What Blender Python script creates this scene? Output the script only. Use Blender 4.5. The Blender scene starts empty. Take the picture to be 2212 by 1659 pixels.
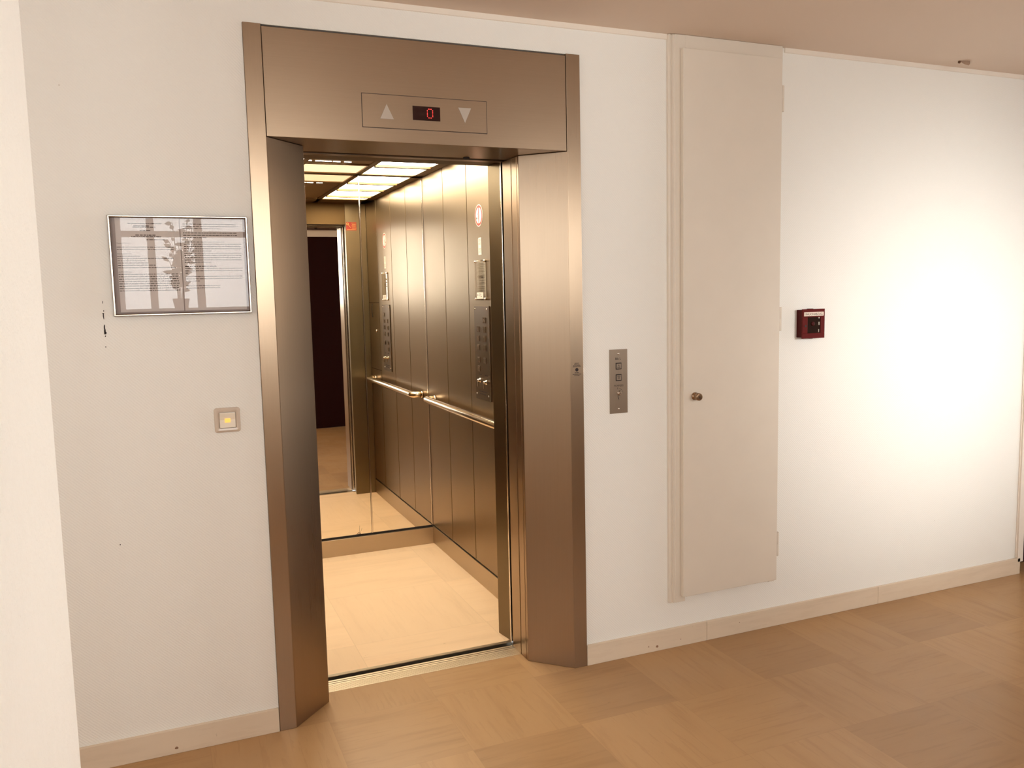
import bpy, bmesh, math, random
from mathutils import Vector, Matrix
random.seed(7)
S = bpy.context.scene
COL = S.collection
R = math.radians

# ------------------------------------------------------------------ camera
CAM = Vector((0.13375, -2.86696, 1.48041))
FPX, PITCH, ROLL, YAW = 1815.71, -0.10708, -0.02212, 0.39454
fw = Vector((math.sin(YAW)*math.cos(PITCH), math.cos(YAW)*math.cos(PITCH), math.sin(PITCH)))
rt = Vector((math.cos(YAW), -math.sin(YAW), 0)); up = rt.cross(fw)
c_, s_ = math.cos(ROLL), math.sin(ROLL)
rt2 = c_*rt + s_*up; up2 = -s_*rt + c_*up
cd = bpy.data.cameras.new('camera'); cam = bpy.data.objects.new('camera', cd); COL.objects.link(cam)
cd.sensor_fit = 'HORIZONTAL'; cd.sensor_width = 36; cd.lens = FPX*36/2212; cd.clip_start = .01
cam.matrix_world = Matrix(((rt2.x, up2.x, -fw.x, CAM.x), (rt2.y, up2.y, -fw.y, CAM.y), (rt2.z, up2.z, -fw.z, CAM.z), (0, 0, 0, 1)))
S.camera = cam

# ------------------------------------------------------------------ world, daylight, exposure
S.view_settings.view_transform = 'Standard'; S.view_settings.look = 'None'
S.view_settings.gamma = 1; S.view_settings.use_curve_mapping = False
S.view_settings.exposure = 0.34
W = bpy.data.worlds.new('world'); S.world = W; W.use_nodes = True
bg = W.node_tree.nodes['Background']; bg.inputs[0].default_value = (.80, .90, 1.0, 1); bg.inputs[1].default_value = 1.5
try:
    S.cycles.use_denoising = True
    S.cycles.max_bounces = 14; S.cycles.diffuse_bounces = 6; S.cycles.glossy_bounces = 10
    S.cycles.transparent_max_bounces = 16; S.cycles.sample_clamp_indirect = 8; S.cycles.caustics_reflective = True
    S.cycles.blur_glossy = .5
except Exception: pass

def area(name, loc, size, power, color, rot, spread=180):
    l = bpy.data.lights.new(name, 'AREA'); l.shape = 'RECTANGLE'; l.size, l.size_y = size
    l.energy = power; l.color = color; l.spread = R(spread)
    o = bpy.data.objects.new(name, l); o.location = loc; o.rotation_euler = rot; COL.objects.link(o); return o
DAY = (1.0, .995, .955)
TOY = (R(90), 0, 0)                       # area light shining towards +y
LW = 1.0
area('daylight_window', (.575, -4.42, 1.87), (1.55, 1.0), 47, DAY, TOY)
area('daylight_window_side', (-1.3, -4.42, 1.87), (1.7, 1.0), 50, DAY, TOY)
area('daylight_window_right', (3.42, -4.42, 1.85), (1.24, 1.0), 28, DAY, TOY)
area('daylight_window_left', (-2.90, -1.75, 1.88), (1.9, .98), 18, DAY, (R(90), 0, R(-90)))
area('low_sun_right', (3.62, -4.40, 1.87), (.80, .9), 8.6, (1.0, .97, .92), (R(80.5), 0, R(1)), 34)
area('pillar_fill_beam', (6.20, -1.35, 1.35), (1.3, 2.0), 8.0, (1.0, .97, .92), (R(90), 0, R(90)), 30)  # added narrow beam, unseen source, brightens the pillar face
area('side_fill_wide', (6.22, -1.35, 1.35), (1.3, 2.0), 18, (1.0, .98, .93), (R(90), 0, R(90)))  # added wide fill from the same side, lifts the ceiling at right

# ------------------------------------------------------------------ helpers
def setp(o, label=None, cat=None, group=None, kind=None):
    for k, v in (('label', label), ('category', cat), ('group', group), ('kind', kind)):
        if v: o[k] = v
    return o
def thing(name, label, cat, loc=(0, 0, 0), group=None):
    o = bpy.data.objects.new(name, None); o.location = loc; o.empty_display_size = .05
    COL.objects.link(o); return setp(o, label, cat, group)
def rootof(o):
    while o.parent: o = o.parent
    return o

class MB:
    def __init__(s): s.v = []; s.f = []; s.sm = []; s.mi = []; s.cur = 0
    def quad(s, *p, smooth=False):
        n = len(s.v); s.v += [tuple(q) for q in p]; s.f.append(tuple(range(n, n+len(p)))); s.sm.append(smooth); s.mi.append(s.cur); return s
    def box(s, x0, x1, y0, y1, z0, z1):
        x0, x1 = sorted((x0, x1)); y0, y1 = sorted((y0, y1)); z0, z1 = sorted((z0, z1))
        n = len(s.v); s.v += [(x, y, z) for z in (z0, z1) for y in (y0, y1) for x in (x0, x1)]
        for f in ((0, 2, 3, 1), (4, 5, 7, 6), (0, 1, 5, 4), (2, 6, 7, 3), (0, 4, 6, 2), (1, 3, 7, 5)):
            s.f.append(tuple(n+i for i in f)); s.sm.append(False); s.mi.append(s.cur)
        return s
    def prism(s, poly, fn, a, b, smooth=False):
        """poly 2-D outline, fn(u,v,w)->xyz, extruded from w=a to w=b"""
        n = len(s.v); k = len(poly)
        s.v += [fn(u, v, a) for u, v in poly] + [fn(u, v, b) for u, v in poly]
        s.f.append(tuple(range(n, n+k))[::-1]); s.sm.append(False); s.mi.append(s.cur)
        s.f.append(tuple(range(n+k, n+2*k))); s.sm.append(False); s.mi.append(s.cur)
        for i in range(k):
            j = (i+1) % k; s.f.append((n+i, n+j, n+k+j, n+k+i)); s.sm.append(smooth); s.mi.append(s.cur)
        return s
    def lathe(s, prof, origin, ax, seg=32):
        """prof [(r,h)] revolved about unit axis ax through origin"""
        ax = Vector(ax).normalized(); t = Vector((0, 0, 1)) if abs(ax.z) < .9 else Vector((1, 0, 0))
        u = ax.cross(t).normalized(); w = ax.cross(u); o = Vector(origin); n = len(s.v)
        for r, h in prof:
            for i in range(seg):
                a = 2*math.pi*i/seg; s.v.append(tuple(o+ax*h+(u*math.cos(a)+w*math.sin(a))*r))
        for k in range(len(prof)-1):
            for i in range(seg):
                j = (i+1) % seg; s.f.append((n+k*seg+i, n+k*seg+j, n+(k+1)*seg+j, n+(k+1)*seg+i)); s.sm.append(True); s.mi.append(s.cur)
        s.f.append(tuple(n+i for i in range(seg))[::-1]); s.sm.append(False); s.mi.append(s.cur)
        s.f.append(tuple(n+(len(prof)-1)*seg+i for i in range(seg))); s.sm.append(False); s.mi.append(s.cur)
        return s
    def tube(s, pts, r, seg=20):
        pts = [Vector(p) for p in pts]; n = len(s.v); prev = None
        for i, p in enumerate(pts):
            d = (pts[min(i+1, len(pts)-1)]-pts[max(i-1, 0)]).normalized()
            if prev is None:
                t = Vector((0, 0, 1)) if abs(d.z) < .9 else Vector((1, 0, 0)); u = d.cross(t).normalized()
            else: u = (prev-d*prev.dot(d)).normalized()
            prev = u; w = d.cross(u)
            rr = r[i] if isinstance(r, (list, tuple)) else r
            for k in range(seg):
                a = 2*math.pi*k/seg; s.v.append(tuple(p+(u*math.cos(a)+w*math.sin(a))*rr))
        for i in range(len(pts)-1):
            for k in range(seg):
                j = (k+1) % seg; s.f.append((n+i*seg+k, n+i*seg+j, n+(i+1)*seg+j, n+(i+1)*seg+k)); s.sm.append(True); s.mi.append(s.cur)
        s.f.append(tuple(n+k for k in range(seg))[::-1]); s.sm.append(False); s.mi.append(s.cur)
        s.f.append(tuple(n+(len(pts)-1)*seg+k for k in range(seg))); s.sm.append(False); s.mi.append(s.cur)
        return s
    def text(s, body, fn, cx, cy, h, align='CENTER', squeeze=1.0, ext=.0003):
        """flat lettering, capital height h, laid by fn(u,v,w)"""
        cu = bpy.data.curves.new('t', 'FONT'); cu.body = body; cu.size = h/.69; cu.align_x = align; cu.resolution_u = 3
        o = bpy.data.objects.new('t', cu); COL.objects.link(o)
        bpy.context.view_layer.update()
        me = bpy.data.meshes.new_from_object(o.evaluated_get(bpy.context.evaluated_depsgraph_get()))
        n = len(s.v)
        for v in me.vertices: s.v.append(fn(cx+v.co.x*squeeze, cy+v.co.y-h/2, ext))
        for p in me.polygons: s.f.append(tuple(n+i for i in p.vertices)); s.sm.append(False); s.mi.append(s.cur)
        bpy.data.objects.remove(o); bpy.data.curves.remove(cu); bpy.data.meshes.remove(me)
        return s
    def mat(s, i): s.cur = i; return s
    def build(s, name, mats, parent=None, bevel=0, bseg=2):
        me = bpy.data.meshes.new(name)
        off = rootof(parent).location if parent else Vector((0, 0, 0))
        me.from_pydata([tuple(Vector(v)-off) for v in s.v], [], s.f)
        if not isinstance(mats, (list, tuple)): mats = [mats]
        for m in mats: me.materials.append(m)
        for p, sm, mi in zip(me.polygons, s.sm, s.mi): p.use_smooth = sm; p.material_index = mi
        bm = bmesh.new(); bm.from_mesh(me); bmesh.ops.recalc_face_normals(bm, faces=bm.faces); bm.to_mesh(me); bm.free()
        me.update(); o = bpy.data.objects.new(name, me); COL.objects.link(o)
        if parent: o.parent = parent
        if bevel:
            b = o.modifiers.new('bevel', 'BEVEL'); b.width = bevel; b.segments = bseg; b.limit_method = 'ANGLE'; b.angle_limit = R(40)
        return o
def struct(name, mb, mats, bevel=0):
    o = mb.build(name, mats, None, bevel); o['kind'] = 'structure'; return o
def rrect(w, h, r, k=5, cx=0, cy=0):
    p = []
    for sx, sy, a0 in ((1, 1, 0), (-1, 1, 90), (-1, -1, 180), (1, -1, 270)):
        for i in range(k+1):
            a = R(a0+90*i/k); p.append((cx+sx*(w/2-r)+r*math.cos(a), cy+sy*(h/2-r)+r*math.sin(a)))
    return p

# ------------------------------------------------------------------ materials
class NT:
    def __init__(s, name):
        s.m = bpy.data.materials.new(name); s.m.use_nodes = True; s.t = s.m.node_tree
        s.b = s.t.nodes['Principled BSDF']; s.out = s.t.nodes['Material Output']
    def n(s, typ, **kw):
        nd = s.t.nodes.new(typ)
        for k, v in kw.items():
            if k.startswith('i_'):
                key = k[2:]; key = int(key) if key.isdigit() else key.replace('_', ' ')
                if isinstance(v, bpy.types.NodeSocket): s.t.links.new(v, nd.inputs[key])
                else: nd.inputs[key].default_value = v
            else: setattr(nd, k, v)
        return nd
    def link(s, a, b): s.t.links.new(a, b)
    def pos(s): return s.n('ShaderNodeNewGeometry').outputs['Position']
    def math(s, op, a, b=0.0, c=None):
        nd = s.n('ShaderNodeMath', operation=op)
        for i, x in enumerate((a, b, c)):
            if x is None: continue
            if isinstance(x, bpy.types.NodeSocket): s.link(x, nd.inputs[i])
            else: nd.inputs[i].default_value = x
        return nd.outputs[0]
    def mix(s, f, a, b, blend='MIX'):
        nd = s.n('ShaderNodeMix', data_type='RGBA', blend_type=blend)
        for k, x in ((0, f), (6, a), (7, b)):
            if isinstance(x, bpy.types.NodeSocket): s.link(x, nd.inputs[k])
            else: nd.inputs[k].default_value = x if k == 0 else (*x, 1)
        return nd.outputs[2]
    def noise(s, vec, scale, detail=3, rough=.55, dist=0):
        return s.n('ShaderNodeTexNoise', i_Vector=vec, i_Scale=scale, i_Detail=detail, i_Roughness=rough, i_Distortion=dist).outputs['Fac']
    def ramp(s, f, stops):
        nd = s.n('ShaderNodeValToRGB'); s.link(f, nd.inputs[0]); e = nd.color_ramp.elements
        while len(e) < len(stops): e.new(.5)
        for q, (p, cc) in zip(e, stops): q.position = p; q.color = (*cc, 1) if len(cc) == 3 else cc
        return nd.outputs[0]
    def scale(s, vec, v):
        nd = s.n('ShaderNodeVectorMath', operation='MULTIPLY'); s.link(vec, nd.inputs[0]); nd.inputs[1].default_value = v; return nd.outputs[0]
    def bump(s, h, strength, dist=.001, normal=None):
        nd = s.n('ShaderNodeBump', i_Height=h, i_Strength=strength, i_Distance=dist)
        if normal is not None: s.link(normal, nd.inputs['Normal'])
        return nd.outputs[0]
    def set(s, **kw):
        for k, v in kw.items():
            key = k.replace('_', ' ')
            if isinstance(v, bpy.types.NodeSocket): s.link(v, s.b.inputs[key])
            else: s.b.inputs[key].default_value = (*v, 1) if isinstance(v, tuple) and len(v) == 3 else v
        return s.m

def simple(name, col, rough=.5, metal=0.0, **kw):
    m = NT(name); f = m.noise(m.pos(), 9.0, 3)
    col2 = tuple(x*.93 for x in col)
    return m.set(Base_Color=m.mix(f, col2, col), Roughness=rough, Metallic=metal, **kw)

def wallpaper():
    m = NT('white_textured_wallpaper'); p = m.pos()
    sx = m.n('ShaderNodeSeparateXYZ'); m.link(p, sx.inputs[0])
    # woven diagonal relief: two crossed waves broken up by noise
    w1 = m.n('ShaderNodeTexWave', i_Vector=p, i_Scale=62.0, i_Distortion=1.6, i_Detail=1.0, bands_direction='DIAGONAL').outputs['Fac']
    nz = m.noise(m.scale(p, (1, 1, 1)), 230.0, 2)
    h = m.math('ADD', m.math('MULTIPLY', w1, .45), m.math('MULTIPLY', nz, .8))
    # butt joint of two paper lengths
    dx = m.math('ABSOLUTE', m.math('ADD', sx.outputs[0], m.math('MULTIPLY_ADD', m.noise(p, 3.0, 2), .012, .018)))
    seam = m.math('LESS_THAN', dx, .0012)
    h = m.math('ADD', h, m.math('MULTIPLY', seam, 3.0))
    smudge = m.noise(p, 1.7, 4, .6)
    col = m.mix(m.math('MULTIPLY', smudge, .35), (.87, .85, .80), (.845, .82, .765))
    vor = m.n('ShaderNodeTexVoronoi', i_Vector=p, i_Scale=5.5); far = m.math('LESS_THAN', vor.outputs['Distance'], .012)
    col = m.mix(m.math('MULTIPLY', far, .45), col, (.35, .25, .18))
    return m.set(Base_Color=col, Roughness=.62, Normal=m.bump(h, .62, .0012))
def pillar_paper():
    m = NT('white_woodchip_wallpaper'); p = m.pos()
    n1 = m.noise(p, 130.0, 3, .6, .6); n2 = m.noise(p, 38.0, 2)
    h = m.math('ADD', n1, m.math('MULTIPLY', n2, .6))
    return m.set(Base_Color=m.mix(n2, (.84, .81, .755), (.87, .84, .79)), Roughness=.5, Normal=m.bump(h, .9, .0026))
def ceiling_paint():
    m = NT('warm_ceiling_paint'); p = m.pos(); f = m.noise(p, 1.3, 3); g = m.noise(p, 160, 2)
    return m.set(Base_Color=m.mix(f, (.74, .61, .50), (.79, .66, .55)), Roughness=.75, Normal=m.bump(g, .12, .001))
def stone(name, tiled=True, tint=(1, 1, 1), rough=.33, ox=2.573, pitch=.395, contrast=1.0):
    m = NT(name); p = m.pos()
    t = lambda c: tuple(a*b for a, b in zip(c, tint))
    s = m.n('ShaderNodeSeparateXYZ'); m.link(p, s.inputs[0]); X, Y, Z = s.outputs
    if tiled:
        ux = m.math('DIVIDE', m.math('SUBTRACT', X, ox), pitch); uy = m.math('DIVIDE', m.math('ADD', Y, .01), pitch)
        ix, iy = m.math('FLOOR', ux), m.math('FLOOR', uy)
        par = m.math('ABSOLUTE', m.math('MODULO', m.math('ADD', m.math('ADD', ix, iy), 40.0), 2.0))
        cid = m.n('ShaderNodeCombineXYZ'); m.link(ix, cid.inputs[0]); m.link(iy, cid.inputs[1])
        wn = m.n('ShaderNodeTexWhiteNoise', noise_dimensions='3D'); m.link(cid.outputs[0], wn.inputs[0]); rnd = wn.outputs['Value']; rc = wn.outputs['Color']
        off = m.n('ShaderNodeVectorMath', operation='MULTIPLY_ADD'); m.link(rc, off.inputs[0]); off.inputs[1].default_value = (9, 9, 9); m.link(p, off.inputs[2])
        q = off.outputs[0]
        a = m.scale(q, (1.0, 9.0, 4.0)); b = m.scale(q, (9.0, 1.0, 4.0))
        mv = m.n('ShaderNodeMix', data_type='VECTOR'); m.link(par, mv.inputs[0]); m.link(a, mv.inputs[4]); m.link(b, mv.inputs[5]); v = mv.outputs[1]
        a2 = m.scale(q, (4.0, 60.0, 4.0)); b2 = m.scale(q, (60.0, 4.0, 4.0))
        mv2 = m.n('ShaderNodeMix', data_type='VECTOR'); m.link(par, mv2.inputs[0]); m.link(a2, mv2.inputs[4]); m.link(b2, mv2.inputs[5]); v2 = mv2.outputs[1]
    else:
        v = m.scale(p, (1.2, 8.0, 8.0)); v2 = m.scale(p, (5, 50, 50))
    g = m.noise(v, 1.6, 5, .62, .5); fine = m.noise(v2, 1.0, 3, .6)
    col = m.ramp(g, [(.26, t((.44, .275, .150))), (.46, t((.525, .345, .198))), (.72, t((.555, .372, .216)))])
    col = m.mix(m.math('MULTIPLY', m.math('MULTIPLY', m.math('GREATER_THAN', fine, .59), contrast), .26), col, t((.33, .19, .095)))
    if contrast < 1: col = m.mix(1-contrast, col, t((.535, .355, .205)))
    if tiled:
        br = m.ramp(rnd, [(0, (.84, .82, .81)), (.2, (.95, .95, .95)), (1, (1.03, 1.03, 1.03))])
        col = m.mix(1.0, col, br, 'MULTIPLY')
        fx = m.math('ABSOLUTE', m.math('SUBTRACT', m.math('FRACT', ux), .5)); fy = m.math('ABSOLUTE', m.math('SUBTRACT', m.math('FRACT', uy), .5))
        jt = m.math('GREATER_THAN', m.math('MAXIMUM', fx, fy), .4975)
        col = m.mix(m.math('MULTIPLY', jt, .30), col, t((.36, .22, .12)))
    vor = m.noise(p, 14.0, 4, .7); spots = m.math('GREATER_THAN', vor, .715)
    col = m.mix(m.math('MULTIPLY', spots, .35), col, t((.26, .15, .07)))
    rr = m.math('MULTIPLY_ADD', m.noise(p, 5.0, 3), .22, rough-.1)
    return m.set(Base_Color=col, Roughness=rr, Specular_IOR_Level=.35, Normal=m.bump(fine, .05, .001))
def steel(name, col=(.40, .295, .205), rough=.30, brush='x', aniso=0.0, var=.06):
    m = NT(name); p = m.pos()
    sc = {'x': (2, 500, 500), 'z': (500, 500, 2), 'y': (500, 2, 500)}[brush]
    br = m.noise(m.scale(p, sc), 1.0, 3, .6); big = m.noise(p, 2.3, 3)
    r = m.math('ADD', m.math('MULTIPLY_ADD', br, .05, rough-.025), m.math('MULTIPLY_ADD', big, .06, -.03))
    c2 = tuple(x*(1-var*2) for x in col)
    kw = {}
    return m.set(Base_Color=m.mix(br, c2, col), Metallic=1.0, Roughness=r, **kw)
def emis(name, col, strength, base=(.8, .8, .8)):
    m = NT(name); m.set(Base_Color=base, Roughness=.4)
    f = m.noise(m.pos(), 3.0, 2)
    m.b.inputs['Emission Color'].default_value = (*col, 1)
    m.link(m.math('MULTIPLY_ADD', f, strength*.06, strength*.97), m.b.inputs['Emission Strength']); return m.m
def pane(name, refl=.09, tint=(1, 1, 1)):
    m = NT(name); t = m.n('ShaderNodeBsdfTransparent'); t.inputs[0].default_value = (*tint, 1)
    g = m.n('ShaderNodeBsdfGlossy'); g.inputs['Roughness'].default_value = .0; g.inputs[0].default_value = (1, 1, 1, 1)
    lw = m.n('ShaderNodeFresnel'); lw.inputs[0].default_value = 1.5
    f = m.math('MULTIPLY', lw.outputs[0], refl/.04)
    mx = m.n('ShaderNodeMixShader'); m.link(f, mx.inputs[0]); m.link(t.outputs[0], mx.inputs[1]); m.link(g.outputs[0], mx.inputs[2])
    m.link(mx.outputs[0], m.out.inputs[0]); return m.m

M_wall = wallpaper(); M_pillar = pillar_paper(); M_ceil = ceiling_paint()
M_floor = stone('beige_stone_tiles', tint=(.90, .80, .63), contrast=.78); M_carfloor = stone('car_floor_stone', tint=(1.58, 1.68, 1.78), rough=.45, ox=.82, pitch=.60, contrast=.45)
M_base = stone('stone_skirting', tiled=False, tint=(1.36, 1.70, 2.25), rough=.4, contrast=.5)
M_steel = steel('brushed_steel', brush='x', rough=.31)
M_steelv = steel('brushed_steel_upright', brush='z', rough=.29)
M_panel = steel('brushed_car_panel', (.305, .215, .125), rough=.33, brush='z')
M_front = steel('brushed_front_return', (.21, .160, .095), rough=.33, brush='z')
M_kick = steel('brushed_kick_plate', (.52, .42, .30), rough=.33, brush='x')
M_rail = steel('polished_tube', (.80, .70, .56), rough=.16, brush='x', var=.02)
M_sill = steel('ribbed_aluminium', (.78, .66, .50), rough=.36, brush='x')
M_chrome = steel('chrome', (.78, .70, .62), rough=.14, brush='z', var=.02)
M_plate = steel('button_plate_steel', (.20, .140, .09), rough=.36, brush='z')
M_bar = steel('bronze_grid_bar', (.26, .165, .08), rough=.42, brush='x')
M_mirror = NT('mirror_glass'); M_mirror = M_mirror.set(Base_Color=(.90, .84, .74), Metallic=1.0, Roughness=.008)
M_dark = simple('dark_shadow_gap', (.018, .008, .005), .7)
M_black = simple('black_print', (.022, .010, .008), .6)
M_greyprint = simple('grey_print', (.075, .05, .04), .7)
M_white = simple('cream_gloss_paint', (.755, .675, .575), .42)
M_trim = simple('white_trim_paint', (.86, .78, .68), .45)
M_maroon = simple('dark_maroon_door_leaf', (.020, .001, .001), .6, Specular_IOR_Level=.12)
M_red = simple('red_plastic', (.115, .005, .003), .45, Specular_IOR_Level=.15)
M_redd = simple('dark_red_plastic', (.065, .003, .002), .45, Specular_IOR_Level=.15)
M_paper = simple('white_paper', (.62, .545, .51), .7)
M_label = simple('white_label', (.86, .72, .60), .5)
M_plastic = simple('ivory_plastic', (.66, .55, .45), .22)
M_rocker = simple('ivory_rocker_plastic', (.90, .81, .68), .16)
M_signred = simple('sign_red', (.46, .032, .012), .45)
M_yellow = simple('sign_yellow', (.85, .52, .12), .5)
M_glass = pane('picture_glass', .014); M_winglass = pane('window_glass', .05); M_clear = pane('acrylic_sheet', .03, (.95, .93, .9))
M_lampw = emis('ceiling_lamp_white', (1.0, .93, .77), 14.0)
M_lampp = emis('ceiling_lamp_peach', (1.0, .72, .42), .85)
M_led = emis('red_led', (1.0, .05, .04), 1.6, (.3, 0, 0))
M_amber = emis('amber_pilot_light', (1.0, .50, .08), .75, (.8, .4, .1))
M_leaf = simple('green_leaf', (.30, .42, .18), .5, Emission_Strength=0.0)
M_pot = simple('clay_pot', (.45, .22, .12), .7)
M_lens = simple('frosted_arrow_lens', (.50, .43, .36), .5)

H = 2.4605; XW0, XW1 = -2.7, 4.12; YB = -4.2
# ------------------------------------------------------------------ setting
fl = MB()
fl.quad((XW0, YB, 0), (6, YB, 0), (6, 0, 0), (XW0, 0, 0))
fl.quad((.4305, 0, 0), (1.6225, 0, 0), (1.6225, .204, 0), (.4305, .204, 0))
fl.quad((XW1, 0, 0), (6, 0, 0), (6, 1.2, 0), (XW1, 1.2, 0))
struct('floor', fl, M_floor)
struct('ceiling', MB().box(XW0, 6, YB, 1.2, H, H+.12), M_ceil)
struct('wall_lift', MB().box(XW0, .4305, 0, .28, -.05, H), M_wall)
struct('wall_lift', MB().box(1.6225, XW1, 0, .28, -.05, H), M_wall)
struct('wall_lift', MB().box(.4305, 1.6225, 0, .28, 2.351, H), M_wall)
w = MB()   # window wall behind the camera, with openings, and the block that carries the dark door
w.box(XW0, -2.15, YB-.3, YB, 0, H); w.box(-.45, -.20, YB-.3, YB, 0, H); w.box(1.35, 2.80, YB-.3, YB, 0, H); w.box(4.04, 6, YB-.3, YB, 0, H); w.box(2.80, 4.04, YB-.3, YB, 0, 1.38)
w.box(-2.15, -.45, YB-.3, YB, 0, 1.38); w.box(-2.15, -.45, YB-.3, YB, 2.36, H)
w.box(-.20, 1.35, YB-.3, YB, 0, 1.38); w.box(-.20, 1.35, YB-.3, YB, 2.36, H); w.box(2.80, 4.04, YB-.3, YB, 2.32, H)
w.box(1.42, 2.46, YB, -2.95, 0, H)
struct('wall_back', w, M_trim)
struct('wall_left', MB().box(XW0-.15, XW0, YB-.3, -2.75, -.05, H).box(XW0-.15, XW0, -.75, .28, -.05, H).box(XW0-.15, XW0, -2.75, -.75, -.05, 1.38).box(XW0-.15, XW0, -2.75, -.75, 2.38, H), M_wall)
struct('wall_right', MB().box(6, 6.15, -.65, 1.35, -.05, H).box(6, 6.15, YB-.3, -2.05, -.05, H).box(6, 6.15, -2.05, -.65, 2.36, H).box(6, 6.15, -2.05, -.65, -.05, .30), M_wall)
wl = struct('window_5', MB().box(XW0-.10, XW0-.05, -2.75, -2.70, 1.38, 2.38).box(XW0-.10, XW0-.05, -.80, -.75, 1.38, 2.38).box(XW0-.10, XW0-.05, -2.70, -.80, 2.33, 2.38).box(XW0-.10, XW0-.05, -2.70, -.80, 1.38, 1.43).box(XW0-.10, XW0-.05, -1.78, -1.72, 1.43, 2.33), M_trim)
wf = MB().box(6.04, 6.10, -2.05, -2.0, .30, 2.36).box(6.04, 6.10, -.70, -.65, .30, 2.36).box(6.04, 6.10, -2.0, -.70, 2.31, 2.36).box(6.04, 6.10, -2.0, -.70, .30, .35)
wf = struct('added_window_4', wf, M_trim)  # unseen window added in the right wall to go with the fill lights
struct('wall_corridor', MB().box(XW1-.02, 6, 1.2, 1.35, -.05, H), M_wall)
struct('wall_pillar', MB().box(-.45, -.0335, -2.35, -1.35, 0, H), M_pillar, .004)
# maroon leaf that closes the corridor beyond the end of the lift wall
d = struct('door_2', MB().box(XW1+.07, 5.1, .10, .145, .004, 2.42), M_maroon)
struct('trim_3', MB().box(4.092, XW1+.012, -.012, .10, .062, H).box(4.085, 4.092, -.006, 0, .085, H), M_trim, .002)
# shaft behind the landing
sh = MB()
sh.box(.10, .45, .285, 2.3, -.6, 2.9).box(1.62, 1.95, .28, 2.3, -.6, 2.9).box(.45, 1.62, 1.96, 2.3, -.6, 2.9)
sh.box(.45, 1.62, .28, 1.96, -.6, -.5).box(.45, 1.62, .28, 1.96, 2.7, 2.9)
sh.box(.45, 1.62, .20, .28, -.6, -.04); sh.box(.45, .4549, .28, .30, 2.0, 2.7)
struct('wall_shaft', sh, M_dark)
# skirtings of stone with butt joints
def skirting(name, x0, x1, joints):
    mb = MB(); xs = [x0]+joints+[x1]
    for a, b in zip(xs, xs[1:]): mb.box(a+.0006, b-.0006, -.012, 0, 0, .083)
    return struct(name, mb, M_base, .0015)
def stain(parent, x, z, rx, rz):
    pl = [(x+rx*random.uniform(.7, 1)*math.cos(a), z+rz*random.uniform(.7, 1)*math.sin(a)) for a in [i*math.pi/5 for i in range(10)]]
    MB().prism(pl, lambda u, v, w_: (u, w_, v), -.0124, -.0119).build('stain', M_rust, parent)
M_rust = simple('brown_stain', (.30, .17, .10), .7)
bl = skirting('baseboard_left', XW0, .430, [-1.3, -.42]); br_ = skirting('baseboard_right', 1.622, XW1-.008, [2.192, 3.151])
stain(br_, 1.945, .020, .008, .006); stain(br_, 1.905, .026, .002, .005); stain(br_, 2.06, .030, .003, .002); stain(br_, 2.36, .050, .003, .002); stain(bl, .100, .020, .007, .005)
# crown strip under the ceiling
struct('trim_1', MB().prism([(0, 2.441), (-.004, 2.443), (-.006, 2.4605), (0, 2.4605)], lambda u, v, w_: (w_, u, v), XW0, 2.004), M_trim)
struct('trim_2', MB().prism([(0, 2.441), (-.004, 2.443), (-.006, 2.4605), (0, 2.4605)], lambda u, v, w_: (w_, u, v), 2.575, XW1), M_trim)
# torn chips along the wallpaper joint
ch = MB()
for z, w0, h0 in ((1.482, .0012, .006), (1.455, .0016, .004), (1.447, .003, .003), (1.440, .0022, .013), (1.403, .0026, .012), (1.394, .0028, .012), (1.388, .0045, .007), (1.378, .002, .003), (1.345, .0018, .003), (.72, .002, .003)):
    x = -.0225+random.uniform(-.001, .001)
    pl = [(x+random.uniform(.5, 1)*w0*math.cos(a), z+random.uniform(.6, 1)*h0*math.sin(a)) for a in [i*math.pi/4 for i in range(8)]]
    ch.prism(pl, lambda u, v, w_: (u, w_, v), -.0006, 0)
tc = ch.build('torn_seam', M_black); tc.parent = bpy.data.objects['wall_lift']

# windows and door on the back side (seen in the mirror, in the notice glass and as light)
def window(name, x0, x1, z0, z1, muls, transom=None, door=False):
    fr = MB(); y0, y1 = YB-.16, YB-.09; t = .045
    fr.box(x0, x0+t, y0, y1, z0, z1).box(x1-t, x1, y0, y1, z0, z1).box(x0+t, x1-t, y0, y1, z1-t, z1).box(x0+t, x1-t, y0, y1, z0, z0+t*(2 if door else 1))
    for x, ww in muls: fr.box(x-ww/2, x+ww/2, y0, y1, z0+t, z1-t)
    if transom: fr.box(x0+t, x1-t, y0+.002, y1-.002, transom-.022, transom+.022)
    o = struct(name, fr, M_trim, .003)
    MB().box(x0+t*.5, x1-t*.5, YB-.128, YB-.124, z0+t*.5, z1-t*.5).build('pane', M_winglass, o)
    if not door: MB().box(x0-.03, x1+.03, YB-.09, YB+.03, z0-.03, z0).build('window_sill', M_trim, o, .003)
    return o
window('window_1', -.20, 1.35, 1.38, 2.36, [(.11, .055), (.455, .06), (.93, .05)], 2.0)
window('window_2', -2.15, -.45, 1.38, 2.36, [(-1.3, .06)], 2.0)
window('window_3', 2.80, 4.04, 1.38, 2.32, [(3.42, .06)], 2.0)
dr = struct('door_1', MB().box(1.56, 2.36, -2.958, -2.938, .004, 2.158), M_maroon)
MB().box(1.50, 1.56, -2.95, -2.925, 0, 2.218).box(2.36, 2.42, -2.95, -2.925, 0, 2.218).box(1.56, 2.36, -2.95, -2.925, 2.158, 2.218).build('door_frame', M_trim, dr)
MB().box(XW0-.077, XW0-.073, -2.72, -.78, 1.41, 2.35).build('pane', M_winglass, wl)
MB().box(6.068, 6.072, -2.02, -.68, .33, 2.33).build('pane', M_winglass, wf)  # pane of the added side window
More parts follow.
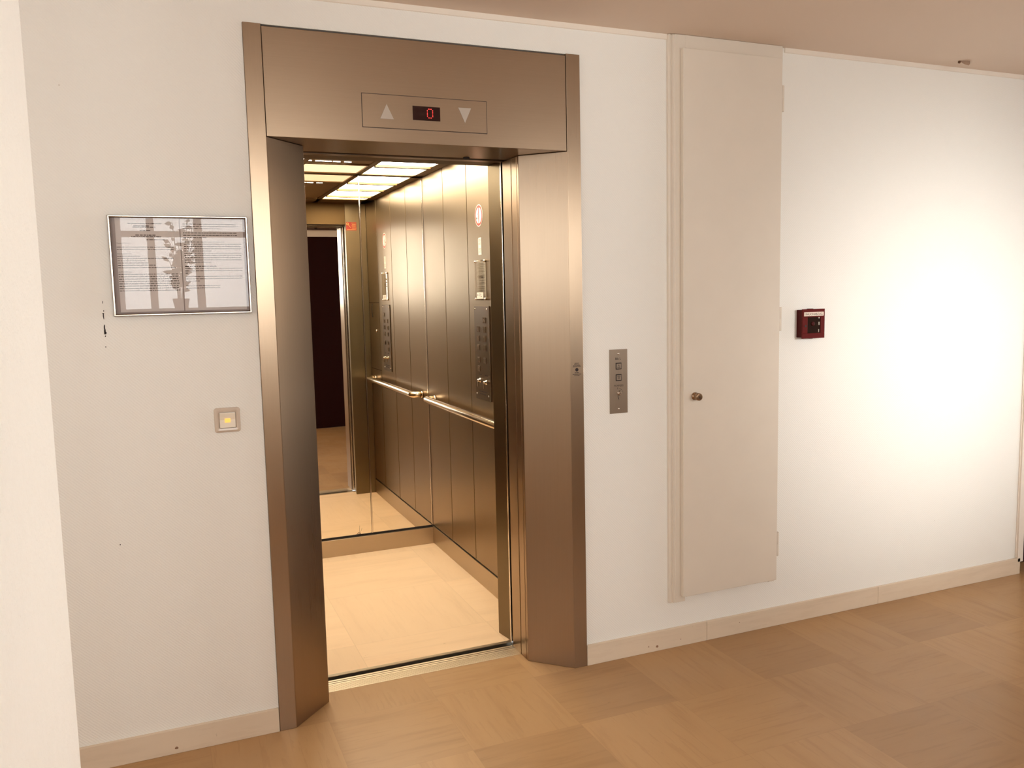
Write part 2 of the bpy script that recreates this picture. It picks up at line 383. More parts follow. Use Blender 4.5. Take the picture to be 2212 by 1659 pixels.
hd = MB().lathe([(.024, 0), (.024, .004), (.009, .006), (.009, .045)], (2.28, -2.938, 1.05), (0, 1, 0)).tube([(2.28, -2.893, 1.05), (2.17, -2.893, 1.05)], .009)
hd.build('door_handle', M_chrome, dr)
# plant standing on the sill: its leaves show in the notice glass
pt = thing('potted_plant', 'leafy green plant before the window, mirrored in the glass of the framed notice', 'plant', (.30, YB-.03, 1.38))
MB().lathe([(.045, 0), (.058, .10), (.062, .10), (.062, .118), (.05, .118), (.048, .10)], (.30, YB-.03, 1.381), (0, 0, 1)).build('pot', M_pot, pt)
st = MB(); lf = MB()
for k in range(11):
    a = k*2.4; top = Vector((.30+.13*math.cos(a)*random.uniform(.3, 1), YB-.03+.03*math.sin(a), 1.50+random.uniform(.25, .62)))
    st.tube([(.30+.02*math.cos(a), YB-.03+.02*math.sin(a), 1.48), ((.30+top.x)/2, top.y, (1.48+top.z)/2+.03), tuple(top)], .003, 6)
    for j in range(9):
        t = .25+.75*j/8; c = Vector((.30, YB-.03, 1.48)).lerp(top, t); an = random.uniform(0, 6.28)
        dv = Vector((math.cos(an), math.sin(an)*.35, random.uniform(-.3, .6))).normalized()*random.uniform(.05, .08)
        sd = dv.cross(Vector((random.uniform(-.4, .4), 1, .2))).normalized()*.018
        lf.quad(c, c+dv*.45+sd, c+dv, c+dv*.45-sd)
st.build('stem', M_leaf, pt); lf.build('foliage', M_leaf, pt)

# ------------------------------------------------------------------ lift portal
XL0, XL1, XL2, XR2, XR1, XR0 = .431, .487, .625, 1.428, 1.565, 1.621
ZT, ZH, D1 = 2.350, 2.001, .131
po = thing('lift_portal', 'wide brushed steel lift door surround with splayed jambs and deep header', 'lift door frame', (1.026, 0, 0))
def jamb(s):
    f = (lambda x: x) if s < 0 else (lambda x: 2.0525-x)
    mb = MB(); xy = lambda u, v, w_: (f(u), v, w_)
    mb.prism([(.431, -.010), (.487, -.010), (.487, .004), (.455, .02), (.455, 0), (.431, 0)], xy, 0, ZT)
    mb.prism([(.4875, -.009), (.625, D1), (.625, .285), (.457, .285), (.457, .02)], xy, .0005, ZH-.001)
    o = mb.build('door_jamb', M_steelv, po, .0012)
    mb = MB()
    mb.prism([(.6235, .150), (.6262, .150), (.6262, .196), (.6235, .196)], xy, .002, ZH-.002)
    mb.prism([(.6235, .201), (.6275, .201), (.6275, .284), (.6235, .284)], xy, .002, ZH-.002)
    mb.build('reveal_strip', M_steelv, o)
    return o
jl = jamb(-1); jr = jamb(1)
hdr = MB()
hdr.prism([(-.009, ZH), (-.009, 2.343), (.02, 2.343), (.27, 2.343), (.27, ZH+.03), (.242, ZH+.03), (.242, ZH)], lambda u, v, w_: (w_, u, v), XL1+.0015, XR1-.0015)
hdr = hdr.build('header', M_steel, po, .0012)
MB().lathe([(.012, 0), (.012, -.004), (.008, -.007)], (1.253, .225, ZH), (0, 0, 1), 16).build('sensor', M_dark, hdr)
FR = lambda u, v, w_: (u, -.009-w_, v)       # drawing on the front faces: w towards the viewer
ip = MB().box(.803, 1.248, -.0105, -.0088, 2.048, 2.157).build('indicator_panel', M_steel, po, .0006)
fr = MB()
for a in ((.801, .803, 2.046, 2.159), (1.248, 1.250, 2.046, 2.159), (.803, 1.248, 2.046, 2.048), (.803, 1.248, 2.157, 2.159)):
    fr.box(a[0], a[1], -.0094, -.0088, a[2], a[3])
fr.build('panel_joint', M_greyprint, ip)
F2 = lambda u, v, w_: (u, -.0105-w_, v)
def tri(cx, cz, w2, h, upw): return [(cx-w2, cz-h/2), (cx+w2, cz-h/2), (cx, cz+h/2)] if upw else [(cx-w2, cz+h/2), (cx, cz-h/2), (cx+w2, cz+h/2)]
MB().prism(tri(.886, 2.102, .024, .050, True), F2, 0, .002).build('up_arrow', M_lens, ip, .0008)
MB().prism(tri(1.166, 2.105, .024, .052, False), F2, 0, .002).build('down_arrow', M_lens, ip, .0008)
dp = MB().box(.977, 1.075, -.0125, -.0105, 2.0795, 2.1265).build('display', simple('display_black', (.02, .002, .002), .15), ip)
ld = MB()
digit = ["01110", "10001", "10001", "10001", "10001", "10001", "01110"]
for r, row in enumerate(digit):
    for c, ch_ in enumerate(row):
        if ch_ == '1': ld.lathe([(.0016, 0), (.0016, .0004)], (1.0290+c*.0047, -.0125, 2.1185-r*.0049), (0, -1, 0), 8)
ld.build('led_digit', M_led, dp)
pq = MB()   # printed maker's mark on the right flange
for k, (z, ww) in enumerate(((1.211, .018), (1.2065, .022), (1.202, .031), (1.1975, .034), (1.1745, .018), (1.1685, .036), (1.1635, .022))):
    x = 1.593-ww/2
    while x < 1.593+ww/2:
        l = random.uniform(.002, .005); pq.box(x, min(x+l, 1.593+ww/2), -.0103, -.0099, z-.0012, z+.0012); x += l+.0012
pq.prism([(1.593+.0068*math.cos(i*math.pi/12), 1.1860+.0068*math.sin(i*math.pi/12)) for i in range(24)], lambda u, v, w_: (u, w_, v), -.0103, -.0099)
pq.build('printed_mark', M_black, po)
# landing sill
sl = MB()
sl.box(.625, 1.4275, .204, .268, -.03, .001)
for k in range(7): sl.box(.625, 1.4275, .210+k*.0075, .2135+k*.0075, .001, .0022)
sl.box(.625, 1.4275, .272, .283, -.03, .001).box(.625, 1.4275, .288, .300, -.03, .001).box(.625, 1.4275, .268, .300, -.035, -.012)
o = sl.build('landing_sill', M_sill); setp(o, 'ribbed aluminium threshold on the stone floor before the lift car', 'door sill')

# ------------------------------------------------------------------ lift car
KX0, KX1, KY0, KY1, ZC = .4725, 1.580, .450, 1.8925, 2.163
car = thing('lift_car', 'open lit lift car with steel walls, mirror, handrail and stone floor', 'lift', (1.026, 1.17, 0))
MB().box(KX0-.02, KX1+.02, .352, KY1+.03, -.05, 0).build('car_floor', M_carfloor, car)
MB().box(.625, 1.44, .331, .352, -.05, .001).box(.625, 1.44, .3335, .338, .001, .002).build('car_sill', M_kick, car)
# front returns and header, with door-side strips
for s in (-1, 1):
    f = (lambda x: x) if s > 0 else (lambda x: 2.0525-x)
    xy = lambda u, v, w_: (f(u), v, w_)
    mb = MB()
    mb.prism([(1.4265, .45), (1.44, .352), (1.452, .352), (1.452, .437), (KX1, .437), (KX1, .45)], xy, .0, ZC)
    o = mb.build('front_return', M_front, car, .0012)
    mb = MB().prism([(1.4395, .343), (1.4395, .3515), (1.60, .3515), (1.60, .343)], xy, .001, 2.02)
    mb.prism([(1.4285, .312), (1.4285, .318), (1.60, .318), (1.60, .312)], xy, .003, 2.02)
    mb.build('door_edge', M_chrome, o, .001)
MB().box(.6255, 1.4265, .345, .45, 2.008, ZC).build('car_header', steel('dark_bronze_header', (.13, .08, .035), rough=.45, brush='x'), car, .001)
MB().box(.45, 1.60, .300, .335, 2.004, 2.20).build('door_track', M_steel, car)
# side wall panels
ys = [.452, .755, 1.146, 1.520, 1.891]
def side_panel(x, s, y0, y1, name='wall_panel'):
    return MB().box(x, x+s*.018, y0+.0036, y1-.0036, .1085, ZC-.004).build(name, M_panel, car, .0008)
panels = []
for i in range(4):
    p = side_panel(KX1, 1, ys[i], ys[i+1]); panels.append(p)
for i in range(4):
    side_panel(KX0, -1, ys[i], ys[i+1])
MB().box(KX1+.012, KX1+.03, KY0, KY1+.03, 0, ZC+.05).box(KX0-.03, KX0-.012, KY0, KY1+.03, 0, ZC+.05).box(KX0-.03, KX1+.03, KY1+.012, KY1+.04, 0, ZC+.05).box(KX0-.03, KX1+.03, .352, KY1+.04, ZC+.03, ZC+.05).build('shell', M_dark, car)
# kick plates
MB().box(KX1-.006, KX1+.012, .452, 1.865, 0, .104).box(KX1-.006, KX1+.012, 1.862, 1.8925, 0, .104).build('kick_plate', M_kick, car, .001)
MB().box(KX0-.012, KX0+.006, .452, 1.8925, 0, .104).build('kick_plate', M_kick, car, .001)
MB().box(KX0+.006, KX1-.006, 1.866, 1.8925, 0, .0985).build('kick_plate', M_kick, car, .001)
# mirror in three panes with thin steel edges
xs = [KX0+.002, .842, 1.2095, KX1-.002]
for a, b in zip(xs, xs[1:]):
    mp = MB().box(a+.0045, b-.0045, KY1, KY1+.006, .107, ZC-.003).build('mirror_pane', M_mirror, car)
MB().box(xs[1]-.003, xs[1]+.003, KY1-.003, KY1+.006, .10, ZC-.003).build('mirror_edge', M_chrome, car)
MB().box(xs[2]-.003, xs[2]+.003, KY1-.003, KY1+.006, .10, ZC-.003).build('mirror_edge', M_chrome, car)
MB().box(KX1-.007, KX1-.001, KY1-.003, KY1+.006, .105, ZC-.003).build('mirror_edge', M_chrome, car)
MB().box(KX0+.003, KX1-.003, KY1-.004, KY1+.006, .0995, .1065).build('mirror_ledge', M_dark, car)
lp = [(1.13+.008*math.cos(a), KY1-.008, .108+.006*math.sin(a)) for a in [i*math.pi/8 for i in range(9)]]
MB().tube(lp+[(1.118, KY1-.010, .104)], .0012, 8).tube([(1.134, KY1-.012, .112), (1.142, KY1-.03, .150)], .0006, 6).build('wire_clip', M_dark, car)
# ceiling grid: bars, lit panels, perforated vent
bars = MB(); zc0, zc1 = ZC-.004, ZC+.012
for x0, x1 in ((KX0, .53), (.836, .866), (1.190, 1.222), (1.522, KX1)): bars.box(x0, x1, KY0, KY1, zc0, zc1)
for y0, y1 in ((KY0, .700), (1.858, KY1)): bars.box(KX0, KX1, y0, y1, zc0, zc1)
for y in (.865, 1.222, 1.548):
    for x0, x1 in ((.53, .836), (1.222, 1.522)): bars.box(x0, x1, y-.017, y+.017, zc0-.006, zc1)
bars.box(.866, 1.190, 1.535, 1.560, zc0, zc1)
bars.build('ceiling_grid', M_bar, car)
for yy in ((.700, .856), (.874, 1.213), (1.231, 1.539), (1.557, 1.858)):
    for x0, x1 in ((1.222, 1.522), (.53, .836)):
        MB().box(x0, x1, yy[0], yy[1], ZC+.002, ZC+.008).build('light_panel', M_lampw, car)
MB().box(.866, 1.190, 1.560, 1.858, ZC+.002, ZC+.008).build('light_panel', M_lampp, car)['label'] = 'dimmer peach coloured light panel'
vn = NT('perforated_bronze'); pv = vn.pos()
vo = vn.n('ShaderNodeTexVoronoi', i_Vector=pv, i_Scale=75.0, i_Randomness=0.0)
vn_m = vn.set(Base_Color=vn.mix(vn.math('LESS_THAN', vo.outputs['Distance'], .33), (.34, .22, .11), (.02, .01, .006)), Metallic=.7, Roughness=.4)
MB().box(.866, 1.190, .700, 1.535, ZC+.002, ZC+.008).build('vent_panel', vn_m, car)
sl_ = MB()
for x0, x1 in ((.872, .886), (.905, .985), (.993, 1.03), (1.05, 1.085)): sl_.box(x0, x1, 1.481, 1.488, ZC+.0005, ZC+.002)
sl_.build('light_slot', M_lampw, car)
# handrail with elbows into the wall
def rail(x, s):
    mb = MB(); r = .019; xa = x-s*.062; pts = []
    y0, y1, br = .585, 1.765, .035
    pts.append((x-s*.002, y0, .885))
    for i in range(7):
        a = R(90*i/6); pts.append((xa+s*br-s*br*math.sin(a), y0+br-br*math.cos(a), .885))
    for i in range(7):
        a = R(90*i/6); pts.append((xa+s*br-s*br*math.cos(a), y1-br+br*math.sin(a), .885))
    pts.append((x-s*.002, y1, .885))
    o = mb.tube(pts, r, 24).build('handrail', M_rail, car)
    for yy in (y0, y1): MB().lathe([(.0205, 0), (.0205, .010)], (x-s*.011, yy, .885), (s, 0, 0), 24).build('rail_collar', M_rail, o)
rail(KX1, 1); rail(KX0, -1)
# printed and screwed-on things of the right wall.  CW: u grows towards the reader's right (-y)
CW = lambda u, v, w_: (KX1-w_, -u, v)
def disc(mb, cy, cz, ro, ri, w0, w1, seg=40):
    k = [(math.cos(2*math.pi*i/seg), math.sin(2*math.pi*i/seg)) for i in range(seg)]
    if ri <= 0: mb.prism([(-cy+a*ro, cz+b*ro) for a, b in k], CW, w0, w1); return
    for i in range(seg):
        (a, b), (c, d2) = k[i], k[(i+1) % seg]
        mb.quad(CW(-cy+a*ro, cz+b*ro, w1), CW(-cy+c*ro, cz+d2*ro, w1), CW(-cy+c*ri, cz+d2*ri, w1), CW(-cy+a*ri, cz+b*ri, w1))
pc = .975
ns = MB(); disc(ns, pc, 1.857, .052, 0, .0002, .0008); ns = ns.build('no_smoking_sign', M_label, car)
nr = MB(); disc(nr, pc, 1.857, .049, .038, 0, .0011)
nr.quad(CW(-pc-.0042, 1.895, .0013), CW(-pc-.0042, 1.819, .0013), CW(-pc+.0042, 1.819, .0013), CW(-pc+.0042, 1.895, .0013)); nr.build('red_ring', M_signred, ns)
nb = MB(); a_ = R(20)
def rr(u0, v0, L, wd, ww): # slanted bar
    du, dv = math.cos(a_), math.sin(a_); nb.quad(*[CW(-pc+u0+du*l-dv*t, 1.845+v0+dv*l+du*t, ww) for l, t in ((0, 0), (L, 0), (L, wd), (0, wd))])
rr(-.030, -.006, .012, .010, .0010); rr(-.016, -.0055, .040, .0016, .0010); rr(-.016, .003, .040, .0016, .0010)
for k in range(3): nb.tube([CW(-pc-.018+.006*math.sin(j*1.3+k), 1.852+.006*k+.005*j, .0011) for j in range(4)], .0006, 5)
nb.build('cigarette', M_black, ns)
tg = MB().prism([(-.992, 1.67), (-.950, 1.67), (-.950, 1.752), (-.985, 1.752), (-.992, 1.745)], CW, .0002, .0008).build('notice_sticker', M_label, car)
tp = MB()
for r0, n_ in ((1.743, 5), (1.700, 4)):
    for k in range(n_):
        u = -.986
        while u < -.957: l = random.uniform(.002, .006); tp.box(KX1-.0012, KX1-.0009, -u, -(u+l), r0-k*.0058-.0012, r0-k*.0058+.0010); u += l+.002
tp.build('sticker_print', simple('brown_print', (.42, .26, .17), .6), tg)
# acrylic-covered certificate with four screws
nt = MB().prism([(-1.024, 1.458), (-.899, 1.458), (-.899, 1.638), (-1.024, 1.638)], CW, .0005, .0015).build('certificate', simple('greyish_paper', (.78, .71, .60), .6), car)
MB().prism([(-1.030, 1.452), (-.893, 1.452), (-.893, 1.644), (-1.030, 1.644)], CW, .006, .009).build('acrylic_cover', M_clear, nt)
ntp = MB()
for z in (1.628, 1.622, 1.612, 1.604, 1.596, 1.590, 1.572, 1.566, 1.560, 1.548, 1.536, 1.530, 1.518, 1.510, 1.500):
    u = -1.012+random.uniform(0, .02); e = -.912-random.uniform(0, .03)
    th = .0035 if z in (1.566, 1.560) else .0011
    while u < e: l = random.uniform(.004, .014); ntp.box(KX1-.0019, KX1-.0016, -u, -(u+l), z-th, z+th); u += l+.003
ntp.box(KX1-.0019, KX1-.0016, .932, .938, 1.535, 1.556)
ntp.build('certificate_print', M_greyprint, nt)
sk = MB().prism([(-1.003, 1.459), (-.915, 1.459), (-.915, 1.490), (-1.003, 1.490)], CW, .0095, .010).build('approval_sticker', M_label, nt)
ms = MB()
for u, z, a, b in ((-.992, 1.477, .006, .008), (-.965, 1.482, .009, .003), (-.962, 1.474, .004, .006), (-.948, 1.471, .012, .003), (-.950, 1.480, .003, .006)):
    ms = MB(); ms.box(KX1-.0105, KX1-.0101, -u, -(u+a), z-b/2, z+b/2); ms.build('printed_glyph', M_black, sk)
def screw(mb, org, ax, r=.004): mb.lathe([(r, 0), (r, .0015), (r*.6, .0026), (r*.15, .003)], org, ax, 14)
for u, z in ((-1.024, 1.638), (-.900, 1.638), (-1.024, 1.458), (-.900, 1.458)):
    s2 = MB(); s2.lathe([(.006, 0), (.006, .010), (.004, .013)], CW(u, z, .0), (-1, 0, 0), 14); s2.build('screw', M_chrome, nt)
# button panel
M_btn = steel('button_cap_steel', (.30, .215, .14), rough=.22, brush='z')
bp = MB().prism([(-1.062, .966), (-.859, .966), (-.859, 1.424), (-1.062, 1.424)], CW, .0, .006).build('button_panel', M_plate, car, .0012)
for u, z in ((-1.045, 1.408), (-.885, 1.408), (-1.045, .990), (-.885, .990)):
    s2 = MB(); screw(s2, CW(u, z, .006), (-1, 0, 0), .0045); s2.build('screw', M_chrome, bp)
for col, rows in ((-.920, (1.356, 1.311, 1.267, 1.222, 1.162)), (-1.005, (1.311, 1.266, 1.222, 1.162, 1.118))):
    for z in rows:
        b = MB().prism([(col-.016, z-.014), (col+.016, z-.014), (col+.016, z+.014), (col-.016, z+.014)], CW, .006, .0095)
        b.prism([(col-.010, z-.009), (col+.010, z-.009), (col+.010, z+.009), (col-.010, z+.009)], CW, .0095, .0105)
        b.build('button', M_btn, bp, .0012)
for u, z in ((-.995, 1.060), (-.912, 1.056)):
    s2 = MB().lathe([(.012, 0), (.012, .003), (.0085, .004), (.0085, .010)], CW(u, z, .006), (-1, 0, 0), 20)
    s2.prism([(u-.0025, z-.030), (u+.0025, z-.030), (u+.0035, z+.002), (u-.0035, z+.002)], CW, .014, .022)
    s2.lathe([(.0075, 0), (.0085, .004), (.005, .009)], CW(u, z, .014), (-1, 0, 0), 16)
    s2.build('key_switch', M_rail, bp)
for u0, u1, z in ((-1.008, -.975, 1.089), (-.93, -.895, 1.089), (-1.02, -.905, 1.006), (-1.00, -.925, .994)):
    u = u0; pp = MB()
    while u < u1: l = random.uniform(.004, .010); pp.box(KX1-.0064, KX1-.006, -u, -(u+l), z-.0022, z+.0022); u += l+.003
    pp.build('panel_print', M_black, bp)
# access flap seams, slot and lock on the panel next to the door (seen in the mirror)
af = MB()
af.box(KX1-.0004, KX1+.001, .456, .752, 1.435, 1.4385)
af = af.build('flap_joint', M_dark, car)
MB().box(KX1-.0004, KX1+.001, .456, .752, .951, .9545).build('flap_joint', M_dark, car)
MB().tube([CW(-.56, 1.33+.10*t/10, .003+.004*math.sin(math.pi*t/10)) for t in range(11)], .003, 8).build('pull_slot', M_dark, af)
MB().lathe([(.011, 0), (.011, .006), (.007, .007)], CW(-.66, 1.235, 0), (-1, 0, 0), 18).build('flap_lock', M_chrome, af)
# red warning sticker on the front return, facing the mirror.  u to the reader's right = -x
CF = lambda u, v, w_: (-u, KY0+w_, v)
rs = MB().prism([(-1.508, 1.966), (-1.432, 1.966), (-1.432, 2.026), (-1.508, 2.026)], CF, .0002, .0009).build('warning_sticker', M_signred, car)
ry = MB()
ry.prism([(-1.506+.0, 1.982), (-1.475, 1.982), (-1.475, 1.985), (-1.506, 1.985)], CF, .0009, .0012)
ry.tube([CF(-1.467, 1.984, .001), CF(-1.447, 2.008, .001)], .0016, 6)
for i in range(10):
    a0, a1 = i*.628, (i+1)*.628
    ry.quad(*[CF(-1.443+r_*math.cos(a), 2.013+r_*math.sin(a), .0013) for r_, a in ((.009, a0), (.009, a1), (.005, a1), (.005, a0))])
for z in (2.019, 2.010, 2.003, 1.996, 1.972):
    u = -1.503; e = -1.476 if z > 1.98 else -1.440
    while u < e: l = random.uniform(.003, .006); ry.prism([(u, z-.0014), (u+l, z-.0014), (u+l, z+.0014), (u, z+.0014)], CF, .0009, .0012); u += l+.002
ry.build('sticker_print', M_yellow, rs)

# ------------------------------------------------------------------ cupboard
cu = thing('cupboard', 'tall narrow cream cupboard door with round lock, set flush in the lift wall', 'cupboard', (2.29, 0, .2))
f = MB(); xy = lambda u, v, w_: (u, v, w_)
f.prism([(2.004, 0), (2.004, -.012), (2.0085, -.0165), (2.0125, -.0165), (2.0145, -.013), (2.0175, -.013), (2.0195, -.019), (2.0275, -.019), (2.030, -.0225), (2.075, -.0225), (2.075, 0)], xy, .196, 2.459)
f.prism([(2.075, 0), (2.075, -.0225), (2.548, -.0225), (2.548, 0)], xy, 2.395, 2.4595)
f.prism([(2.515, 0), (2.515, -.010), (2.545, -.010), (2.545, 0)], xy, .205, 2.40)
f.build('frame', M_white, cu, .001)
dk = MB().box(2.053, 2.531, -.043, -.0230, .222, 2.406).build('door', M_white, cu, .0025)
dkb = MB().box(2.0757, 2.51, -.0230, -.002, .23, 2.39).build('door_rebate', M_white, cu)
kb = MB().lathe([(.0135, 0), (.0160, .002), (.0160, .007), (.0105, .009), (.0105, .014), (.0135, .017), (.0150, .021), (.0150, .033), (.0138, .0355), (.0120, .036), (.0075, .0362)], (2.106, -.043, 1.053), (0, -1, 0), 32).build('lock', steel('bronze_knob', (.36, .24, .15), rough=.28, brush='z'), dk)
MB().prism(rrect(.0028, .009, .0012, 3, 2.106, 1.050), lambda u, v, w_: (u, -.0795-w_, v), 0, .0006).build('keyhole', M_black, kb)
for z0, z1 in ((2.197, 2.300), (1.30, 1.40), (.328, .431)):
    MB().lathe([(.0055, 0), (.0058, .004), (.0058, (z1-z0)/2-.001), (.005, (z1-z0)/2), (.0058, (z1-z0)/2+.001), (.0058, z1-z0-.004), (.0045, z1-z0)], (2.537, -.037, z0), (0, 0, 1), 16).box(2.534, 2.546, -.037, -.0, z0, z1).build('hinge', M_white, cu)

# ------------------------------------------------------------------ wall fittings
# framed notice
X0, X1, Z0, Z1 = .0065, .4125, 1.4375, 1.7440
ff = thing('framed_notice', 'landscape two-page typed notice behind glass in a thin silver frame', 'notice', ((X0+X1)/2, 0, Z0))
fr = MB()
def frame(mb, x0, x1, z0, z1, t, prof):
    for (a, b) in (((x0, z0), (x1, z0)), ((x1, z0), (x1, z1)), ((x1, z1), (x0, z1)), ((x0, z1), (x0, z0))):
        d_ = Vector((b[0]-a[0], 0, b[1]-a[1])); L = d_.length; d_.normalize(); inn = Vector((-d_.z, 0, d_.x))
        n = len(mb.v); k = len(prof)
        for w_ in (0, 1):
            for (q, y) in prof:
                along = q if w_ == 0 else L-q
                mb.v.append(tuple(Vector((a[0], y, a[1]))+d_*along+inn*q))
        for i in range(k-1): mb.f.append((n+i, n+i+1, n+k+i+1, n+k+i)); mb.sm.append(False); mb.mi.append(mb.cur)
frame(fr, X0, X1, Z0, Z1, .006, [(.0008, -.0205), (.0020, -.0222), (.0042, -.0222), (.0056, -.0205)])
M_frame = steel('silver_frame', (.74, .66, .56), rough=.25, brush='x', var=.02)
ff_ = fr.build('frame', M_frame, ff)
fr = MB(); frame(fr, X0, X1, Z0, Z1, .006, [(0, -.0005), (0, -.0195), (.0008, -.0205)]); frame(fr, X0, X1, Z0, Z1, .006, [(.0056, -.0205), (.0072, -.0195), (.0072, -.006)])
fr.build('frame_side', simple('shaded_frame_side', (.10, .055, .035), .4, .6), ff_)  # shade on the silver frame's sides and inner lip, put into the colour
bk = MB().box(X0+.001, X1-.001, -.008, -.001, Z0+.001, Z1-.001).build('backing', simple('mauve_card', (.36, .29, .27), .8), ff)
def dashes(mb, x0, x1, z, h=.0011, y=-.0094):
    x = x0
    while x < x1-.002:
        l = min(random.uniform(.003, .012), x1-x); mb.box(x, x+l, y-.0001, y, z-h*random.uniform(.7, 1), z+h); x += l+random.uniform(.0014, .0024)
sh1 = MB().box(X0+.020, .2085, -.0093, -.008, Z0+.012, Z1-.007).build('page', M_paper, ff)
sh2 = MB().box(.2115, X1-.014, -.0093, -.008, Z0+.012, Z1-.007).build('page', M_paper, ff)
g = MB(); pw = .0275
for a, b, z in ((.062, .160, 1.7195), (.078, .122, 1.7125), (.075, .140, 1.7085), (.095, .128, 1.6985), (.082, .140, 1.6845), (.070, .155, 1.6795), (.112, .168, 1.6705)): dashes(g, a, b, z, .0014)
for z, e in ((1.6480, .19), (1.6410, .19), (1.6205, .095), (1.6135, .19), (1.6065, .105), (1.5995, .115), (1.5925, .135), (1.5855, .19)): dashes(g, pw, e, z)
for k in range(8): dashes(g, pw, .200, 1.5650-k*.0072, .0013)
FN = lambda u, v, w_: (u, -.0094-w_, v)
g.text('A) POUBELLES', FN, pw, 1.5725, .0042, 'LEFT'); g.text('INSONORISATION', FN, pw, 1.6275, .0034, 'LEFT'); g.text('Mesdames, Messieurs,', FN, pw, 1.6600, .0032, 'LEFT')
g.build('typed_text', M_greyprint, sh1)
g = MB()
for z, e in ((1.7195, .38), (1.7125, .385), (1.7055, .33), (1.6920, .38), (1.6850, .38), (1.6780, .29), (1.6640, .34)): dashes(g, .219, e, z)
for k in range(9): dashes(g, .219, .39 if k not in (3, 8) else .30, 1.6570-k*.0070)
for k in range(3): dashes(g, .219, .39 if k < 2 else .23, 1.5810-k*.0070)
for k in range(3): dashes(g, .219, .39 if k < 2 else .26, 1.5560-k*.0070)
for k in range(2): dashes(g, .219, .32, 1.5270-k*.0070)
dashes(g, .219, .315, 1.5880, .0019)
g.build('typed_text', M_greyprint, sh2)
MB().box(X0+.006, X1-.006, -.0135, -.0115, Z0+.006, Z1-.006).build('glass', M_glass, ff)

# light switch
sw = thing('light_switch', 'square ivory light switch with glowing amber pilot light', 'light switch', (.319, 0, 1.09))
cx, cz = .3185, 1.0915
def stack(mb, levels, k=6):
    """rounded-square frustum from [(size, radius, y)]"""
    n = len(mb.v); L = None
    for (sz, rad, y) in levels:
        pl = rrect(sz, sz, rad, k, cx, cz); L = len(pl); mb.v += [(u, y, v) for u, v in pl]
    for j in range(len(levels)-1):
        for i in range(L):
            q = (i+1) % L; mb.f.append((n+j*L+i, n+j*L+q, n+(j+1)*L+q, n+(j+1)*L+i)); mb.sm.append(False); mb.mi.append(mb.cur)
    return n, L
mb = MB(); n, L = stack(mb, [(.081, .009, 0), (.081, .009, -.003), (.078, .008, -.006), (.066, .006, -.0095), (.054, .004, -.0085), (.0535, .004, -.003)])
mb.f.append(tuple(n+5*L+i for i in range(L))); mb.sm.append(False); mb.mi.append(0)
mb.build('switch_plate', M_plastic, sw)
mb = MB()
mb.prism([(-.003, cz-.0245), (-.0105, cz-.0245), (-.0085, cz+.001), (-.0135, cz+.0245), (-.003, cz+.0245)], lambda u, v, w_: (w_, u, v), cx-.0245, cx+.0245)
rk = mb.build('rocker', M_rocker, sw, .0012)
MB().prism(rrect(.0175, .0135, .002, 3, cx, cz-.001), lambda u, v, w_: (u, -w_, v), .008, .0118).build('pilot_light', M_amber, sw, .0008)

# call panel
cp = thing('call_panel', 'narrow vertical steel lift call plate with two arrow buttons and a fire key switch', 'lift call panel', (1.779, 0, 1.003))
x0, x1, z0, z1 = 1.7395, 1.8195, 1.003, 1.255
pl = MB().box(x0, x1, -.0025, 0, z0, z1).build('plate', steel('call_plate_steel', (.37, .29, .22), rough=.36, brush='z'), cp, .0005)
FP = lambda u, v, w_: (u, -.0025-w_, v)
for z in (1.238, 1.021):
    s2 = MB(); screw(s2, (1.7785, -.0025, z), (0, -1, 0), .0042); s2.build('screw', M_chrome, cp)
for z, upw in ((1.1895, True), (1.1445, False)):
    b = MB().box(1.7665, 1.7925, -.0035, -.0025, z-.013, z+.013).build('call_button', M_black, cp, .0008)
    MB().box(1.7695, 1.7895, -.0050, -.0035, z-.010, z+.010).build('button_face', bpy.data.materials['call_plate_steel'], b, .0006)
    a = MB(); T = tri(1.7795, z, .0066, .0125, upw); c0 = Vector((1.7795, z+(-.0021 if upw else .0021)))
    inn = [tuple(c0+(Vector(t)-c0)*.66) for t in T]
    for i in range(3):
        j = (i+1) % 3; a.quad(*[(q[0], -.0053, q[1]) for q in (T[i], T[j], inn[j], inn[i])])
    a.build('arrow', M_black, b)
tx = MB(); tx.text('Bât L', FP, 1.7775, 1.2190, .0085); tx.build('lettering', M_black, cp); tx = MB(); tx.text('POMPIERS', FP, 1.7800, 1.1125, .0075, squeeze=.86)
tx.build('lettering', M_black, cp); tx = MB(); tx.text('0', FP, 1.7745, 1.1020, .0065); tx.text('1', FP, 1.7975, 1.0895, .0065)
tx.tube([(1.7800+.016*math.sin(a), -.0028, 1.0850+.016*math.cos(a)) for a in [.1+i*.1 for i in range(9)]], .0006, 6)
tx.build('dial_marks', M_black, cp)
ky = MB().lathe([(.0095, 0), (.0095, .0025), (.0070, .004), (.0070, .009), (.0060, .010)], (1.7810, -.0025, 1.0835), (0, -1, 0), 20)
ky.build('key_switch', M_chrome, cp)
k2 = MB().prism(rrect(.0020, .006, .0009, 2, 1.7825, 1.0840), FP, .0100, .0106)
k2.tube([(1.7770, -.0030, 1.0790), (1.7762, -.0030, 1.0700), (1.7780, -.0030, 1.0625), (1.7800, -.0030, 1.0580)], .0010, 6)
k2.build('keyhole', M_black, cp)

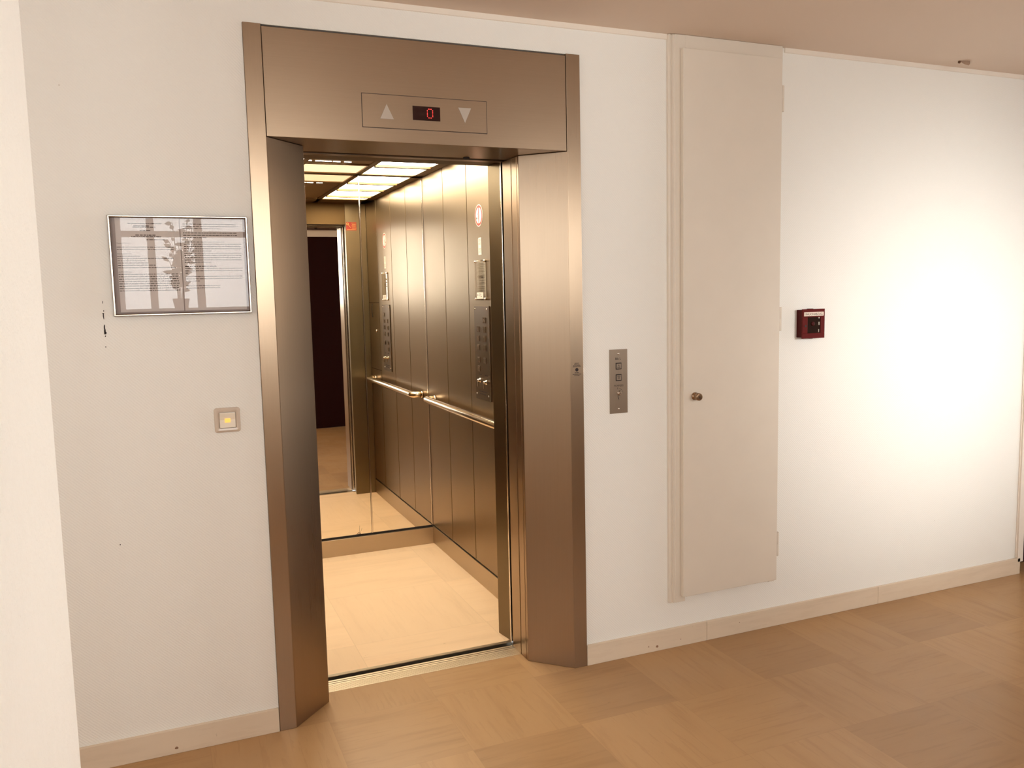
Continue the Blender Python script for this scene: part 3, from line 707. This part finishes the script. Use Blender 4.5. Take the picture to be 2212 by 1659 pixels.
# smoke vent box
rb = thing('smoke_vent_box', 'small dark red alarm box lettered RAUCHABZUG on the white wall', 'alarm box', (2.72, 0, 1.262))
bx = MB().box(2.657, 2.773, -.034, 0, 1.266, 1.384).build('housing', M_redd, rb, .0025)
cov = MB()
for a in ((2.655, 2.775, 1.262, 1.284), (2.655, 2.775, 1.352, 1.387), (2.655, 2.682, 1.284, 1.352), (2.753, 2.775, 1.284, 1.352)): cov.box(a[0], a[1], -.041, -.034, a[2], a[3])
cov.build('cover', M_red, rb, .0008)
MB().box(2.682, 2.753, -.0385, -.034, 1.284, 1.352).build('window', simple('dark_window', (.020, .008, .006), .12), rb)
MB().lathe([(.009, 0), (.009, .003), (.006, .004)], (2.712, -.0385, 1.324), (0, -1, 0), 20).build('push_button', M_redd, rb)
MB().lathe([(.0035, 0), (.0035, .002)], (2.745, -.0385, 1.349), (0, -1, 0), 10).box(2.743, 2.748, -.0395, -.0385, 1.318, 1.331).box(2.743, 2.746, -.0395, -.0385, 1.287, 1.300).build('indicator', M_lens, rb)
MB().lathe([(.0045, 0), (.0045, .001)], (2.671, -.041, 1.315), (0, -1, 0), 14).build('cover_lock', M_black, rb)
MB().box(2.702, 2.722, -.030, -.012, 1.384, 1.3885).build('hinge_lug', M_redd, rb, .001); MB().box(2.702, 2.722, -.030, -.012, 1.2600, 1.266).build('hinge_lug', M_redd, rb, .001)
lb = MB().box(2.662, 2.768, -.0420, -.041, 1.3570, 1.3740).build('label', M_label, rb)
MB().text('RAUCHABZUG', lambda u, v, w_: (u, -.0420-w_, v), 2.7150, 1.3655, .0095, squeeze=1.0).build('lettering', M_black, lb)

# torn paint flake and hook in the ceiling
hk = thing('ceiling_hook', 'tiny rusty hook with hanging paint flake on the ceiling at right', 'hook', (3.477, -.088, H))
MB().lathe([(.005, 0), (.006, -.006), (.003, -.010)], (3.470, -.088, H), (0, 0, 1), 10).build('stub', simple('rust', (.12, .05, .02), .8), hk)
fk = MB(); fp = [(3.468, -.090, H), (3.520, -.100, H), (3.512, -.108, H-.012), (3.500, -.112, H-.022), (3.480, -.104, H-.016)]
fk.quad(*fp); fk.quad(*[(x+.0015, y+.0015, z) for x, y, z in fp][::-1]); fk.build('flake', simple('flaking_paint', (.48, .34, .25), .8), hk)
